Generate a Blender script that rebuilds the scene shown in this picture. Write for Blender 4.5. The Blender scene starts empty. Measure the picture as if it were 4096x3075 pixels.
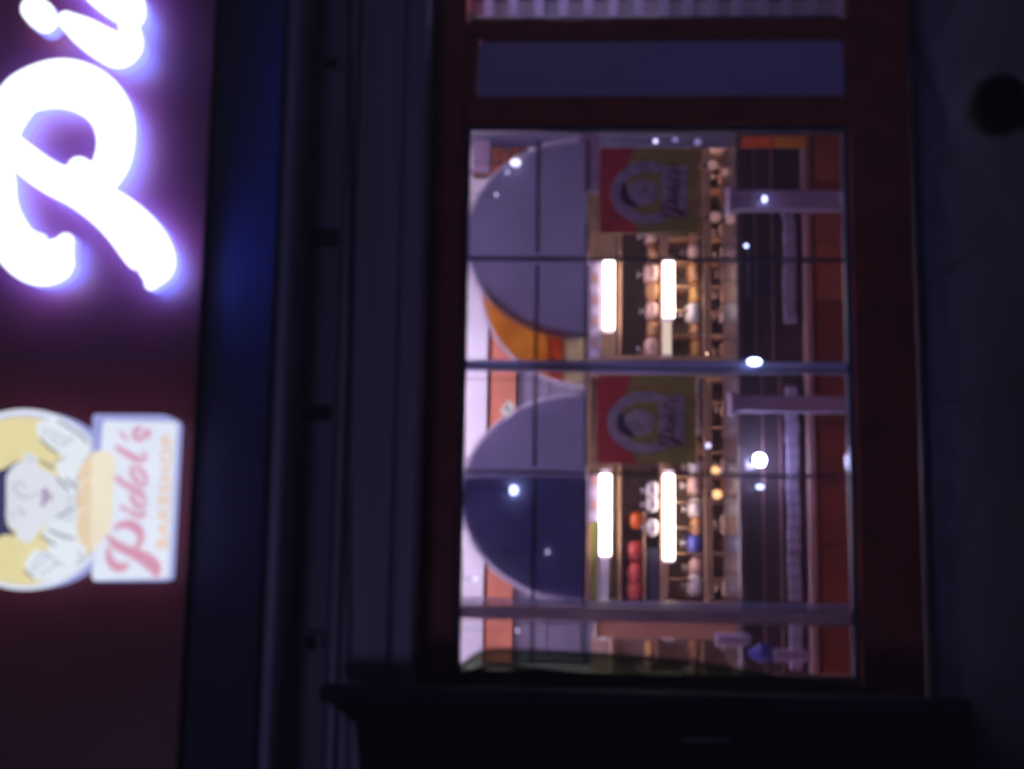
import bpy, math, random
from mathutils import Vector, Matrix
random.seed(7)
C = bpy.context.scene
COL = C.collection
# ------------------------------------------------------------------ camera (rolled 90 degrees: real up is image left)
D0 = 5.6; CZ = 1.79; FPX = 4500.0
yaw = math.radians(7.2); pit = math.radians(2.48); roll = 0.010
F = Vector((math.sin(yaw)*math.cos(pit), math.cos(yaw)*math.cos(pit), math.sin(pit)))
Lv = Vector((-math.cos(yaw), math.sin(yaw), 0.0))
Dn = F.cross(Lv); Dn = Dn if Dn.z < 0 else -Dn
Xi = math.cos(roll)*Dn - math.sin(roll)*Lv        # image right
Yi = math.sin(roll)*Dn + math.cos(roll)*Lv        # image down
CAM = Vector((0, -D0, CZ))
cd = bpy.data.cameras.new('camera'); cam = bpy.data.objects.new('camera', cd); COL.objects.link(cam)
M = Matrix((Xi, -Yi, -F)).transposed().to_4x4(); M.translation = CAM
cam.matrix_world = M
cd.sensor_fit = 'HORIZONTAL'; cd.sensor_width = 36; cd.lens = 36*FPX/4096
cd.clip_start = 0.1; cd.clip_end = 300
cd.dof.use_dof = True; cd.dof.focus_distance = 45.0; cd.dof.aperture_fstop = 0.98; cd.dof.aperture_blades = 0
C.camera = cam
# ------------------------------------------------------------------ night sky and a weak street glow
W = bpy.data.worlds.new('World'); C.world = W; W.use_nodes = True
nt = W.node_tree; nt.nodes.clear()
sk = nt.nodes.new('ShaderNodeTexSky'); sk.sky_type = 'NISHITA'; sk.sun_disc = False
sk.sun_elevation = math.radians(-3.0); sk.sun_rotation = math.radians(200)
bg = nt.nodes.new('ShaderNodeBackground'); bg.inputs['Strength'].default_value = 0.06
wo = nt.nodes.new('ShaderNodeOutputWorld')
nt.links.new(sk.outputs[0], bg.inputs[0]); nt.links.new(bg.outputs[0], wo.inputs[0])
sd = bpy.data.lights.new('moonlight', 'SUN'); sd.energy = 0.20; sd.angle = math.radians(12); sd.color = (0.54, 0.46, 1.0)
so = bpy.data.objects.new('moonlight', sd); COL.objects.link(so); so.rotation_euler = (math.radians(76), 0, math.radians(-18))
C.view_settings.view_transform = 'Standard'; C.view_settings.look = 'None'
C.view_settings.exposure = 0.0; C.view_settings.gamma = 1.0; C.view_settings.use_curve_mapping = False

HAZE = .022
# ------------------------------------------------------------------ helpers
def at(px, py, Y):
    """point of the place at depth Y that the photograph shows at (px, py)"""
    d = F + Xi*((px-2048)/FPX) + Yi*((py-1537.5)/FPX)
    return CAM + d*((Y+D0)/d.y)
def rx(py, Y, px=2600): return at(px, py, Y).x
def rz(px, Y, py=1537): return at(px, py, Y).z

MATS = {}
def mat(name, col, rough=0.6, metal=0.0, var=0.15, scale=6.0, bump=0.0, em=None, es=0.0, trans=0.0, stretch=(1,1,1)):
    m = bpy.data.materials.new(name); m.use_nodes = True; n = m.node_tree; b = n.nodes['Principled BSDF']
    if name in ('black_paint', 'black_edge', 'pavement'): b.inputs['Specular IOR Level'].default_value = .08
    b.inputs['Roughness'].default_value = rough; b.inputs['Metallic'].default_value = metal
    tc = n.nodes.new('ShaderNodeTexCoord'); mp = n.nodes.new('ShaderNodeMapping'); mp.inputs['Scale'].default_value = stretch
    nz = n.nodes.new('ShaderNodeTexNoise'); nz.inputs['Scale'].default_value = scale; nz.inputs['Detail'].default_value = 6
    n.links.new(tc.outputs['Object'], mp.inputs[0]); n.links.new(mp.outputs[0], nz.inputs[0])
    cr = n.nodes.new('ShaderNodeValToRGB')
    cr.color_ramp.elements[0].position = .3; cr.color_ramp.elements[1].position = .7
    cr.color_ramp.elements[0].color = tuple(c*(1-var) for c in col)+(1,)
    cr.color_ramp.elements[1].color = tuple(min(1, c*(1+var)) for c in col)+(1,)
    n.links.new(nz.outputs[0], cr.inputs[0]); n.links.new(cr.outputs[0], b.inputs['Base Color'])
    if bump:
        bp = n.nodes.new('ShaderNodeBump'); bp.inputs['Strength'].default_value = bump; bp.inputs['Distance'].default_value = .01
        n.links.new(nz.outputs[0], bp.inputs['Height']); n.links.new(bp.outputs[0], b.inputs['Normal'])
    if em:
        b.inputs['Emission Color'].default_value = tuple(em)+(1,); b.inputs['Emission Strength'].default_value = es
    if trans:
        o = n.nodes['Material Output']; tr = n.nodes.new('ShaderNodeBsdfTranslucent'); mx = n.nodes.new('ShaderNodeMixShader')
        n.links.new(cr.outputs[0], tr.inputs[0]); mx.inputs[0].default_value = trans
        n.links.new(b.outputs[0], mx.inputs[1]); n.links.new(tr.outputs[0], mx.inputs[2]); n.links.new(mx.outputs[0], o.inputs[0])
    MATS[name] = m; return m
def emit(name, col, s):
    m = bpy.data.materials.new(name); m.use_nodes = True; n = m.node_tree; n.nodes.clear()
    e = n.nodes.new('ShaderNodeEmission'); o = n.nodes.new('ShaderNodeOutputMaterial')
    nz = n.nodes.new('ShaderNodeTexNoise'); nz.inputs['Scale'].default_value = 7
    ma = n.nodes.new('ShaderNodeMapRange'); ma.inputs[3].default_value = s*.93; ma.inputs[4].default_value = s*1.07
    tc = n.nodes.new('ShaderNodeTexCoord'); n.links.new(tc.outputs['Object'], nz.inputs[0])
    n.links.new(nz.outputs[0], ma.inputs[0]); n.links.new(ma.outputs[0], e.inputs[1])
    e.inputs[0].default_value = tuple(col)+(1,); n.links.new(e.outputs[0], o.inputs[0]); MATS[name] = m; return m
def glassy(name, tint=(1, 1, 1), refl=.5, rough=.03):
    m = bpy.data.materials.new(name); m.use_nodes = True; n = m.node_tree; n.nodes.clear()
    t = n.nodes.new('ShaderNodeBsdfTransparent'); t.inputs[0].default_value = tuple(tint)+(1,)
    g = n.nodes.new('ShaderNodeBsdfGlossy'); g.inputs['Roughness'].default_value = rough
    fr = n.nodes.new('ShaderNodeFresnel'); mu = n.nodes.new('ShaderNodeMath'); mu.operation = 'MULTIPLY'; mu.inputs[1].default_value = refl
    mx = n.nodes.new('ShaderNodeMixShader'); o = n.nodes.new('ShaderNodeOutputMaterial')
    n.links.new(fr.outputs[0], mu.inputs[0]); n.links.new(mu.outputs[0], mx.inputs[0])
    n.links.new(t.outputs[0], mx.inputs[1]); n.links.new(g.outputs[0], mx.inputs[2]); n.links.new(mx.outputs[0], o.inputs[0])
    MATS[name] = m; return m

class MB:
    def __init__(s): s.v = []; s.f = []; s.m = []; s.mats = []
    def mi(s, m):
        if m not in s.mats: s.mats.append(m)
        return s.mats.index(m)
    def face(s, pts, m):
        b = len(s.v); s.v += [tuple(p) for p in pts]; s.f.append(tuple(range(b, b+len(pts)))); s.m.append(s.mi(m))
    def box(s, x0, x1, y0, y1, z0, z1, m, ch=0.0):
        x0, x1 = sorted((x0, x1)); y0, y1 = sorted((y0, y1)); z0, z1 = sorted((z0, z1))
        c = min(ch, (x1-x0)*.45, (y1-y0)*.45, (z1-z0)*.45)
        b = len(s.v); k = s.mi(m)
        if c <= 0:
            s.v += [(x, y, z) for x in (x0, x1) for y in (y0, y1) for z in (z0, z1)]
            fs = [(0,1,3,2), (4,6,7,5), (0,4,5,1), (2,3,7,6), (0,2,6,4), (1,5,7,3)]
        else:
            X = (x0, x1); Y = (y0, y1); Z = (z0, z1); idx = {}
            for i in (0, 1):
                for j in (0, 1):
                    for l in (0, 1):
                        sx = c if i == 0 else -c; sy = c if j == 0 else -c; sz = c if l == 0 else -c
                        for t, p in enumerate(((X[i], Y[j]+sy, Z[l]+sz), (X[i]+sx, Y[j], Z[l]+sz), (X[i]+sx, Y[j]+sy, Z[l]))):
                            idx[i, j, l, t] = len(s.v)-b; s.v.append(p)
            g = lambda i, j, l, t: idx[i, j, l, t]
            fs = []
            for i in (0, 1): fs.append((g(i,0,0,0), g(i,1,0,0), g(i,1,1,0), g(i,0,1,0)))
            for j in (0, 1): fs.append((g(0,j,0,1), g(1,j,0,1), g(1,j,1,1), g(0,j,1,1)))
            for l in (0, 1): fs.append((g(0,0,l,2), g(1,0,l,2), g(1,1,l,2), g(0,1,l,2)))
            for j in (0, 1):
                for l in (0, 1): fs.append((g(0,j,l,1), g(1,j,l,1), g(1,j,l,2), g(0,j,l,2)))
            for i in (0, 1):
                for l in (0, 1): fs.append((g(i,0,l,0), g(i,1,l,0), g(i,1,l,2), g(i,0,l,2)))
            for i in (0, 1):
                for j in (0, 1): fs.append((g(i,j,0,0), g(i,j,1,0), g(i,j,1,1), g(i,j,0,1)))
            for i in (0, 1):
                for j in (0, 1):
                    for l in (0, 1): fs.append(tuple(g(i, j, l, t) for t in (0, 1, 2)))
        for f in fs: s.f.append(tuple(b+q for q in f)); s.m.append(k)
        return s
    def prism(s, pts, dy, m, mside=None, back=True):
        """closed outline (world points at one depth) given thickness dy away from the street"""
        n = len(pts); b = len(s.v); s.v += [tuple(p) for p in pts]; s.v += [(p[0], p[1]+dy, p[2]) for p in pts]
        k = s.mi(m); ks = s.mi(mside or m)
        s.f.append(tuple(range(b, b+n))); s.m.append(k)
        if dy:
            if back: s.f.append(tuple(range(b+2*n-1, b+n-1, -1))); s.m.append(ks)
            for i in range(n):
                j = (i+1) % n; s.f.append((b+i, b+n+i, b+n+j, b+j)); s.m.append(ks)
        return s
    def tube(s, p0, p1, r, m, n=10, r1=None):
        p0 = Vector(p0); p1 = Vector(p1); a = (p1-p0).normalized(); r1 = r if r1 is None else r1
        u = a.orthogonal().normalized(); w = a.cross(u); b = len(s.v); k = s.mi(m)
        for p, rr in ((p0, r), (p1, r1)):
            for i in range(n):
                t = 2*math.pi*i/n; s.v.append(tuple(p+u*math.cos(t)*rr+w*math.sin(t)*rr))
        for i in range(n):
            j = (i+1) % n; s.f.append((b+i, b+j, b+n+j, b+n+i)); s.m.append(k)
        s.f.append(tuple(range(b+n-1, b-1, -1))); s.m.append(k); s.f.append(tuple(range(b+n, b+2*n))); s.m.append(k)
        return s
    def lathe(s, c, prof, m, n=20, axis='z', sx=1.0, sy=1.0):
        b = len(s.v); k = s.mi(m)
        for (r, h) in prof:
            for i in range(n):
                t = 2*math.pi*i/n; a, q = r*math.cos(t)*sx, r*math.sin(t)*sy
                s.v.append((c[0]+a, c[1]+q, c[2]+h) if axis == 'z' else (c[0]+a, c[1]+h, c[2]+q) if axis == 'y' else (c[0]+h, c[1]+a, c[2]+q))
        for r in range(len(prof)-1):
            for i in range(n):
                j = (i+1) % n; s.f.append((b+r*n+i, b+r*n+j, b+r*n+n+j, b+r*n+n+i)); s.m.append(k)
        s.f.append(tuple(range(b+n-1, b-1, -1))); s.m.append(k)
        e = b+(len(prof)-1)*n; s.f.append(tuple(range(e, e+n))); s.m.append(k)
        return s
    def build(s, name, parent=None, smooth=False, origin=None):
        o0 = Vector(origin) if origin else Vector((0, 0, 0))
        me = bpy.data.meshes.new(name); me.from_pydata([tuple(Vector(v)-o0) for v in s.v], [], s.f)
        for m in s.mats: me.materials.append(m)
        me.polygons.foreach_set('material_index', s.m)
        if smooth: me.polygons.foreach_set('use_smooth', [True]*len(s.f))
        me.validate(); me.update()
        o = bpy.data.objects.new(name, me); COL.objects.link(o); o.location = o0
        if parent: o.parent = parent; o.location = o0
        return o
def tag(o, label=None, cat=None, group=None, kind=None):
    for k, v in (('label', label), ('category', cat), ('group', group), ('kind', kind)):
        if v: o[k] = v
    return o
def thing(name, label, cat, group=None):
    """Empty at the world origin line of the thing; parts carry world coordinates"""
    o = bpy.data.objects.new(name, None); COL.objects.link(o); return tag(o, label, cat, group)
def tbase(o, p):   # move the Empty to the thing's base while its parts stay put
    p = Vector(p); o.location = p
    for c in o.children: c.location = c.location - p
    return o
def struct(name, mb): return tag(mb.build(name), kind='structure')

def smooth_path(pts, n=8):
    out = []; P = [pts[0]]+list(pts)+[pts[-1]]
    for i in range(1, len(P)-2):
        a, b, c, d = P[i-1], P[i], P[i+1], P[i+2]
        for k in range(n):
            t = k/n
            out.append(tuple(.5*((2*b[q])+(-a[q]+c[q])*t+(2*a[q]-5*b[q]+4*c[q]-d[q])*t*t+(-a[q]+3*b[q]-3*c[q]+d[q])*t**3) for q in range(3)))
    out.append(tuple(pts[-1])); return out
def ribbon(mb, pts, Y, dy, m, mside=None, n=8):
    """brush stroke: pts = (px, py, half width) on the plane at depth Y, thickness dy"""
    S = smooth_path(pts, n) if len(pts) > 2 else [tuple(p) for p in pts]
    Lf = []; Rt = []
    for i, (x, y, r) in enumerate(S):
        x0, y0, _ = S[max(0, i-1)]; x1, y1, _ = S[min(len(S)-1, i+1)]
        l = math.hypot(x1-x0, y1-y0) or 1; nx, ny = -(y1-y0)/l, (x1-x0)/l
        Lf.append((x+nx*r, y+ny*r)); Rt.append((x-nx*r, y-ny*r))
    def cap(i, j):
        x, y, r = S[i]; xb, yb, _ = S[j]; a = math.atan2(y-yb, x-xb); return [(x+r*math.cos(a+t), y+r*math.sin(a+t)) for t in (-1.2, -.8, -.4, 0, .4, .8, 1.2)]
    k = mb.mi(m); ks = mb.mi(mside or m)
    quads = [[Lf[i], Lf[i+1], Rt[i+1], Rt[i]] for i in range(len(S)-1)]
    for q in quads: mb.face([at(a, b, Y) for a, b in q], m)
    capE = cap(-1, -2); capS = cap(0, 1)
    # front faces of the round ends
    mb.face([at(a, b, Y) for a, b in [Lf[-1]]+capE[::-1]+[Rt[-1]]] , m); mb.face([at(a, b, Y) for a, b in [Rt[0]]+capS[::-1]+[Lf[0]]], m)
    if dy:
        loop = Lf+capE[::-1]+Rt[::-1]+capS[::-1]
        for i in range(len(loop)):
            a = at(*loop[i], Y); b = at(*loop[(i+1) % len(loop)], Y)
            mb.face([a, b, b+Vector((0, dy, 0)), a+Vector((0, dy, 0))], mside or m)
def px_disc(cx, cy, r, Y, a0=0, a1=360, n=48, ry=None):
    ry = ry or r
    return [at(cx+r*math.cos(math.radians(a0+(a1-a0)*i/n)), cy+ry*math.sin(math.radians(a0+(a1-a0)*i/n)), Y) for i in range(n if a1-a0 == 360 else n+1)]

# ------------------------------------------------------------------ materials
fasc = mat('fascia_red', (.25, .024, .032), .42, var=.18, scale=2.2, bump=.05)
redf = mat('frame_red', (.36, .048, .034), .45, var=.22, scale=5, bump=.08)
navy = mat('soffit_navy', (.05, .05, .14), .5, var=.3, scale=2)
steel = mat('housing_grey', (.33, .30, .43), .48, metal=.2, var=.2, scale=1.6, stretch=(.3, 1, 6), bump=.04)
steel2 = mat('housing_dark', (.20, .18, .28), .5, var=.2, scale=2)
blk = mat('black_paint', (.004, .004, .007), .7, var=.3, scale=8)
blk2 = mat('black_edge', (.02, .02, .045), .6, var=.3, scale=8)
panelg = mat('panel_greyblue', (.60, .50, .97), .5, var=.06, scale=3)
alu = mat('alu_dark', (.10, .10, .17), .35, metal=.5, var=.15, scale=9)
alub = mat('alu_blue_lit', (.66, .68, 1.0), .3, trans=.55, var=.15, scale=9)  # blue tone and translucency stand in for light reflected off the bar
mauve = mat('alu_mauve', (.66, .54, .62), .4, trans=.45, var=.12, scale=6)  # translucency put in so the bar glows with the shop's light
film = mat('grey_film', (.56, .53, .70), .55, var=.07, scale=4, trans=.55)
filmb = mat('blue_film', (.74, .74, .92), .55, var=.07, scale=4, trans=.35)
filmr = mat('film_rim', (.80, .74, .88), .5, var=.05, trans=.5)
wht = mat('white_wall', (.78, .76, .82), .6, var=.03)
orw = mat('orange_wall', (.62, .20, .10), .6, var=.12, scale=3)
tilem = mat('tile_grey', (.22, .19, .28), .35, var=.1, scale=5)
grout = mat('tile_grout', (.12, .11, .16), .8)
brick = mat('brick_orange', (.50, .14, .06), .8, var=.3, scale=14, bump=.3)
floorm = mat('floor_terracotta', (.22, .09, .07), .35, var=.2, scale=6)
pave = mat('pavement', (.038, .04, .075), .85, var=.3, scale=5, bump=.2)
wood = mat('shelf_wood', (.40, .24, .16), .5, var=.25, scale=4, stretch=(1, 1, 8))
woodd = mat('shelf_back', (.55, .38, .33), .6, var=.3, scale=5)
peach = mat('peach_board', (.60, .30, .20), .5, var=.08)
lav = mat('lavender_strip', (.48, .40, .60), .4, var=.1)
pink = mat('pink_rail', (.52, .30, .30), .4, var=.1)
bread1 = mat('crust_brown', (.42, .20, .09), .45, var=.3, scale=12)
bread2 = mat('crust_golden', (.62, .34, .12), .45, var=.3, scale=12)
bag = mat('bag_pink', (.60, .38, .36), .22, var=.25, scale=10)
bagw = mat('bag_pale', (.62, .58, .66), .2, var=.25, scale=10)
bago = mat('bag_orange', (.80, .16, .03), .3, var=.15)
bagr = mat('bag_red', (.55, .07, .07), .3, var=.3, scale=10)
bagb = mat('bag_blue', (.06, .07, .40), .25, var=.3, scale=10)
bagg = mat('box_green', (.42, .48, .12), .4, var=.2, scale=6)
dkb = mat('box_darkblue', (.03, .028, .07), .4)
scr = mat('glass_dark', (.10, .07, .085), .15)
ctr = mat('counter_orange', (.38, .09, .05), .5, var=.2, scale=5)
olive = mat('poster_olive', (.34, .32, .07), .5, var=.2, scale=9)
maroon = mat('poster_red', (.45, .04, .05), .5, var=.2, scale=9)
plogo = mat('poster_logo', (.36, .33, .42), .5, var=.3, scale=18)
pink2 = mat('poster_script', (.13, .03, .06), .5)
pdark = mat('poster_dark', (.03, .03, .07), .5)
fy = mat('food_yellow', (.96, .55, .17), .5, var=.15, scale=9, trans=.6)
fr_ = mat('food_red', (.80, .30, .14), .5, var=.3, scale=9, trans=.6)
fc = mat('food_cream', (.88, .78, .58), .5, var=.2, scale=9, trans=.6)
slatm = mat('slat_white', (.74, .66, .88), .35, var=.1, trans=.7)
cable = mat('cable_black', (.02, .02, .02), .5)
L_face = emit('led_face', (.86, .94, 1.0), 2.6)
L_side = emit('led_return', (.22, .24, 1.0), 2.4)
L_halo = emit('bloom_halo', (.055, .18, 1.0), 54.0)
B_white = emit('box_white', (.80, .86, 1.0), 1.05)
B_side = emit('box_side', (.46, .50, 1.0), .8)
B_yel = emit('print_yellow', (.90, .80, .44), .95)
B_skin = emit('print_skin', (.80, .83, .93), 1.0)
B_cloth = emit('print_cloth', (.84, .90, .98), 1.02)
B_line = emit('print_line', (.06, .07, .20), .6)
B_soft = emit('print_softline', (.26, .30, .55), .8)
B_hair = emit('print_hair', (.07, .07, .20), .7)
B_mouth = emit('print_mouth', (.36, .15, .40), .9)
B_br1 = emit('print_bread', (.93, .74, .53), .95)
B_br2 = emit('print_bread_light', (.96, .86, .68), 1.0)
B_red = emit('print_red', (.78, .36, .52), .95)
B_redl = emit('print_red_shade', (.85, .74, .93), .98)
B_or = emit('print_orange', (.95, .66, .52), .95)
tubem = emit('warm_tube', (1.0, .82, .66), 11.0)
hidm = emit('shelf_fill_tube', (1.0, .62, .42), 14.0)
tubed = emit('dim_tube', (1.0, .78, .60), 1.0)
ceilL = emit('ceiling_fill_tube', (.92, .76, 1.0), 80.0)
ledw = emit('led_white', (.60, .62, 1.0), 60.0)
ledb = emit('led_blue', (.5, .58, 1.0), 5.0)
ledc = emit('hotspot_glow', (.42, .5, 1.0), 16.0)
leds = emit('led_soft', (.72, .68, 1.0), 3.0)
ledv = emit('glint_violet', (.45, .38, .85), .7)
glim = emit('glint_pink', (.62, .32, .30), .7)
warm = emit('bulb_warm', (1.0, .52, .22), 2.4)
winL = emit('louvre_fill_glow', (.88, .78, 1.0), 75.0)
gls = glassy('window_glass', (.93, .93, .97), .5)

# ------------------------------------------------------------------ the setting
Xl, Xr = -6.0, 6.0
mb = MB(); mb.face([(-60, -60, -.004), (60, -60, -.004), (60, .0, -.004), (-60, .0, -.004)], pave); struct('road', mb)
mb = MB()
slab_y = -.12
mb.box(Xl, Xr, -3.2, -.13, -.003, .0, pave); pv = struct('pavement', mb)
k = 0
for i in range(-9, 10):
    for j in range(4):
        s = MB(); s.box(i*.6+.002, i*.6+.598, -2.53+j*.6+.002, -2.53+j*.6+.598, .002, .012+random.random()*.003, pave, .003)
        s.build('paving_slab', pv)
# interior shell
RX0, RX1, RY1, RZ1 = rx(2990, 0), rx(110, 0), 4.2, 3.0
mb = MB(); mb.box(RX0-.1, RX1+.1, .12, RY1+.1, -.06, .015, floorm); struct('interior_floor', mb)
mb = MB(); mb.box(RX0-.1, RX1+.1, .12, RY1+.1, RZ1, RZ1+.1, wht); struct('interior_ceiling', mb)
mb = MB(); mb.box(RX0-.2, RX0-.1, .12, RY1+.1, .02, RZ1, wht); struct('interior_wall', mb)
mb = MB(); mb.box(RX1+.1, RX1+.2, .12, RY1+.1, .02, RZ1, wht); struct('interior_wall', mb)
# back wall with white bulkhead, orange band, tiled field
mb = MB(); mb.box(RX0-.1, RX1+.1, RY1, RY1+.1, .015, RZ1, grout); bw = struct('interior_back_wall', mb)
YB = RY1
zt = rz(1955, YB); zo = rz(2066, YB); zr = rz(2345, YB)
MB().box(RX0-.1, RX1+.1, YB-.16, YB-.002, zt, RZ1-.003, wht, .01).build('bulkhead', bw)
MB().box(RX0-.1, RX1+.1, YB-.10, YB-.002, zo, zt-.004, orw, .004).build('painted_band', bw)
tw, th = .31, .29
z = zo-.006
while z-th > .6:
    x = RX0-.08
    while x < RX1+.05:
        MB().box(x+.003, x+tw-.003, YB-.022, YB-.002, z-th+.006, z, tilem, .003).build('wall_tile', bw)
        x += tw
    z -= th

# ------------------------------------------------------------------ facade building (upper wall, sides)
fac = thing('shop_facade', 'dark red bakery front around the lit shop window, from the fascia down to the pavement', 'building')
zs = rz(790, -.55)                          # underside of the fascia
Yw = 0.0
wx0, wx1 = rx(2700, 0), rx(500, 0)          # main window opening (left, right)
zw0, zw1 = rz(3425, 0), rz(1822, 0)
pz0, pz1 = rz(3425, 0), rz(1890, 0)
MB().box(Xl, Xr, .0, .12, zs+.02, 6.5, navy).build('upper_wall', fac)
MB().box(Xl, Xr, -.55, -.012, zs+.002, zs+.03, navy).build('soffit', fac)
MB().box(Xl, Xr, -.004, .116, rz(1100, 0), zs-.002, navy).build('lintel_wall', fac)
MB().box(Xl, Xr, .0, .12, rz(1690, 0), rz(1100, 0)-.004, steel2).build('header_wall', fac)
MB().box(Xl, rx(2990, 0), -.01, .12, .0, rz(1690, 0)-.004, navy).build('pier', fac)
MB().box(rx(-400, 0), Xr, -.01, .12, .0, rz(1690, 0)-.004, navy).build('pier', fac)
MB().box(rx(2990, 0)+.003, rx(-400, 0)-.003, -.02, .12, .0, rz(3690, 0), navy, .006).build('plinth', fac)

# red joinery
jn = thing('red_window_frame', 'dark red painted frame holding the big shop window, blank side panel and louvres', 'window frame')
za, zb = rz(1690, -.03), rz(3672, -.03)
xL, xR = rx(2990, -.03), rx(-400, -.03)
def bar(px0, px1, py0, py1, Y0, Y1, m, name, parent, ch=.006, pc=None):
    X0, X1 = rx(py1, Y0, pc or (px0+px1)/2), rx(py0, Y0, pc or (px0+px1)/2)
    pm = min(max((py0+py1)/2, 0), 3075)
    return MB().box(X0, X1, Y0, Y1, rz(px1, Y0, pm), rz(px0, Y0, pm), m, ch).build(name, parent)
ZT1, ZT0 = za, rz(1838, -.03); ZB1, ZB0 = rz(3420, -.03), zb
MB().box(xL, xR, -.03, .10, ZT0, ZT1, redf, .008).build('head_rail', jn)
MB().box(xL, xR, -.03, .10, ZB0, ZB1, redf, .008).build('sill_rail', jn)
xs = lambda a, b: (rx(b, -.03), rx(a, -.03))
st = [(384, 496, 'mullion'), (76, 146, 'mullion'), (-400, -330, 'stile'), (2720, 2990, 'stile')]
for a, b, nm in st:
    X0, X1 = xs(a, b); MB().box(X0, X1, -.028, .098, ZB1+.002, ZT0-.002, redf, .008).build(nm, jn)
# moulded beads round the big window
X0, X1 = xs(496, 2720)
MB().box(X0, X0+.03, -.012, .05, ZB1+.03, ZT0-.03, alu, .005).build('glazing_bead', jn)
MB().box(X1-.03, X1, -.012, .05, ZB1+.03, ZT0-.03, alu, .005).build('glazing_bead', jn)
MB().box(X0, X1, -.012, .05, ZB1+.002, ZB1+.028, alu, .005).build('glazing_bead', jn)
MB().box(X0, X1, -.012, .05, ZT0-.028, ZT0-.002, alu, .005).build('glazing_bead', jn)
# blank panel beside the window
pn = thing('blank_panel', 'plain grey blue panel upright between the louvres and the big window', 'panel')
X0, X1 = xs(148, 382); MB().box(X0, X1, .01, .05, ZB1+.004, ZT0-.06, panelg, .012).build('sheet', pn)
MB().box(X0, X1, -.005, .05, ZT0-.057, ZT0-.004, redf, .006).build('top_rail', pn)

# ------------------------------------------------------------------ big window: glazing, mullions
win = thing('shop_window', 'large gridded shop window with blue lit centre stile and brown mauve left stile', 'window')
X0w, X1w = xs(496, 2720); GZ0, GZ1 = ZB1+.03, ZT0-.03
YM = .02
ys = [505, 1037, 1465, 1893, 2450, 2715]
zc = [1838, 2142, 2346, 3420]
def vbar(py, w, Y0, Y1, m, nm, z0=GZ0, z1=GZ1):
    x = rx(py, Y0); return MB().box(x-w/2, x+w/2, Y0, Y1, z0, z1, m, .003).build(nm, win)
vbar(1037, .017, YM, YM+.03, alu, 'mullion')
vbar(1893, .015, YM, YM+.03, alu, 'mullion')
vbar(1466, .052, YM-.02, YM+.04, alub, 'stile')
vbar(1476, .014, YM-.03, YM-.021, alu, 'lock_edge')
vbar(2458, .070, YM-.02, YM+.04, mauve, 'stile')
vbar(2412, .014, YM-.028, YM+.04, alub, 'stile_edge')
vbar(2712, .035, YM-.02, YM+.04, alu, 'stile')
for px in (2142, 2346):
    zz = rz(px, YM); prev = X0w+.03
    xsb = sorted(rx(p, YM) for p in (1037, 1466, 1893, 2456)) + [X1w-.03]
    for xb in xsb:
        MB().box(prev+.03, xb-.03, YM+.003, YM+.026, zz-.008, zz+.008, alu, .003).build('transom', win); prev = xb
cols = sorted([X0w+.03]+[rx(p, YM) for p in (1037, 1466, 1893, 2456)]+[X1w-.03])
rows = [GZ0, rz(2346, YM), rz(2142, YM), GZ1]
for a, b in zip(cols, cols[1:]):
    for c, d in zip(rows, rows[1:]):
        MB().box(a+.006, b-.006, YM+.012, YM+.016, c+.006, d-.006, gls).build('glass_pane', win)

# louvre window at the right of the frame
lw = thing('louvre_window', 'narrow louvred window with pale lit slats at the photo\'s top edge', 'louvre window')
X0, X1 = xs(-330, 74)
kk = 0; px = 1890
while px < 3380:
    zc_ = rz(px+40, .03); t = math.radians(38); hw = .030
    p = [(X0+.01, .03-hw*math.sin(t), zc_-hw*math.cos(t)), (X1-.01, .03-hw*math.sin(t), zc_-hw*math.cos(t)), (X1-.01, .03+hw*math.sin(t), zc_+hw*math.cos(t)), (X0+.01, .03+hw*math.sin(t), zc_+hw*math.cos(t))]
    s = MB(); n = Vector((0, -.003, .003))
    q = [Vector(a)+n for a in p]; s.face(p[::-1], slatm); s.face(q, slatm)
    for i in range(4): s.face([p[i], p[(i+1) % 4], q[(i+1) % 4], q[i]], slatm)
    s.build('louvre_slat', lw); px += 104
MB().box(X0+.008, X0+.02, -.01, .07, GZ0, GZ1, alu, .003).build('side_channel', lw)
MB().box(X1-.02, X1-.008, -.01, .07, GZ0, GZ1, alu, .003).build('side_channel', lw)
# partition closing the louvre room
MB().box(rx(330, .5), rx(330, .5)+.04, .14, 1.6, .02, RZ1-.01, navy).build('partition', fac)
MB().box(rx(330, .5)+.045, RX1+.08, 1.55, 1.6, .02, RZ1-.01, navy).build('partition', fac)

# ------------------------------------------------------------------ roller shutter housing
hs = thing('shutter_housing', 'long grey steel shutter housing running under the fascia', 'shutter housing')
def hbar(px0, px1, Y0, Y1, m, nm, ch=.006, x0=Xl, x1=Xr):
    Y0 -= .14
    return MB().box(x0, x1, Y0, Y1, rz(px1, Y0), rz(px0, Y0), m, ch).build(nm, hs)
hbar(1084, 1152, -.36, -.20, steel, 'top_lip', .022)
hbar(1154, 1348, -.085, -.004, steel2, 'channel_back')
hbar(1351, 1388, -.13, -.004, steel, 'rib', .008)
hbar(1390, 1590, -.11, -.004, steel, 'cover_sheet', .02)
hbar(1592, 1676, -.118, -.004, steel, 'lower_sheet', .012)
for i, py in enumerate((262, 960, 1650, 2570)):
    s = MB(); x = rx(py, -.25, 1270); z0, z1 = rz(1325, -.25), rz(1225, -.25)
    s.box(x-.032, x+.032+.02*(i % 2), -.255, -.227, z0, z1, steel2 if i in (0, 3) else blk, .006); s.box(x-.03, x+.03, -.28, -.256, z0+.03, z1-.04, blk2, .006)
    s.build('bracket', hs)
cb = MB()
pts = [at(px, py, -.29) for px, py in ((1395, -100), (1400, 600), (1398, 1300), (1385, 1800), (1392, 2500), (1380, 3200))]
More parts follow.
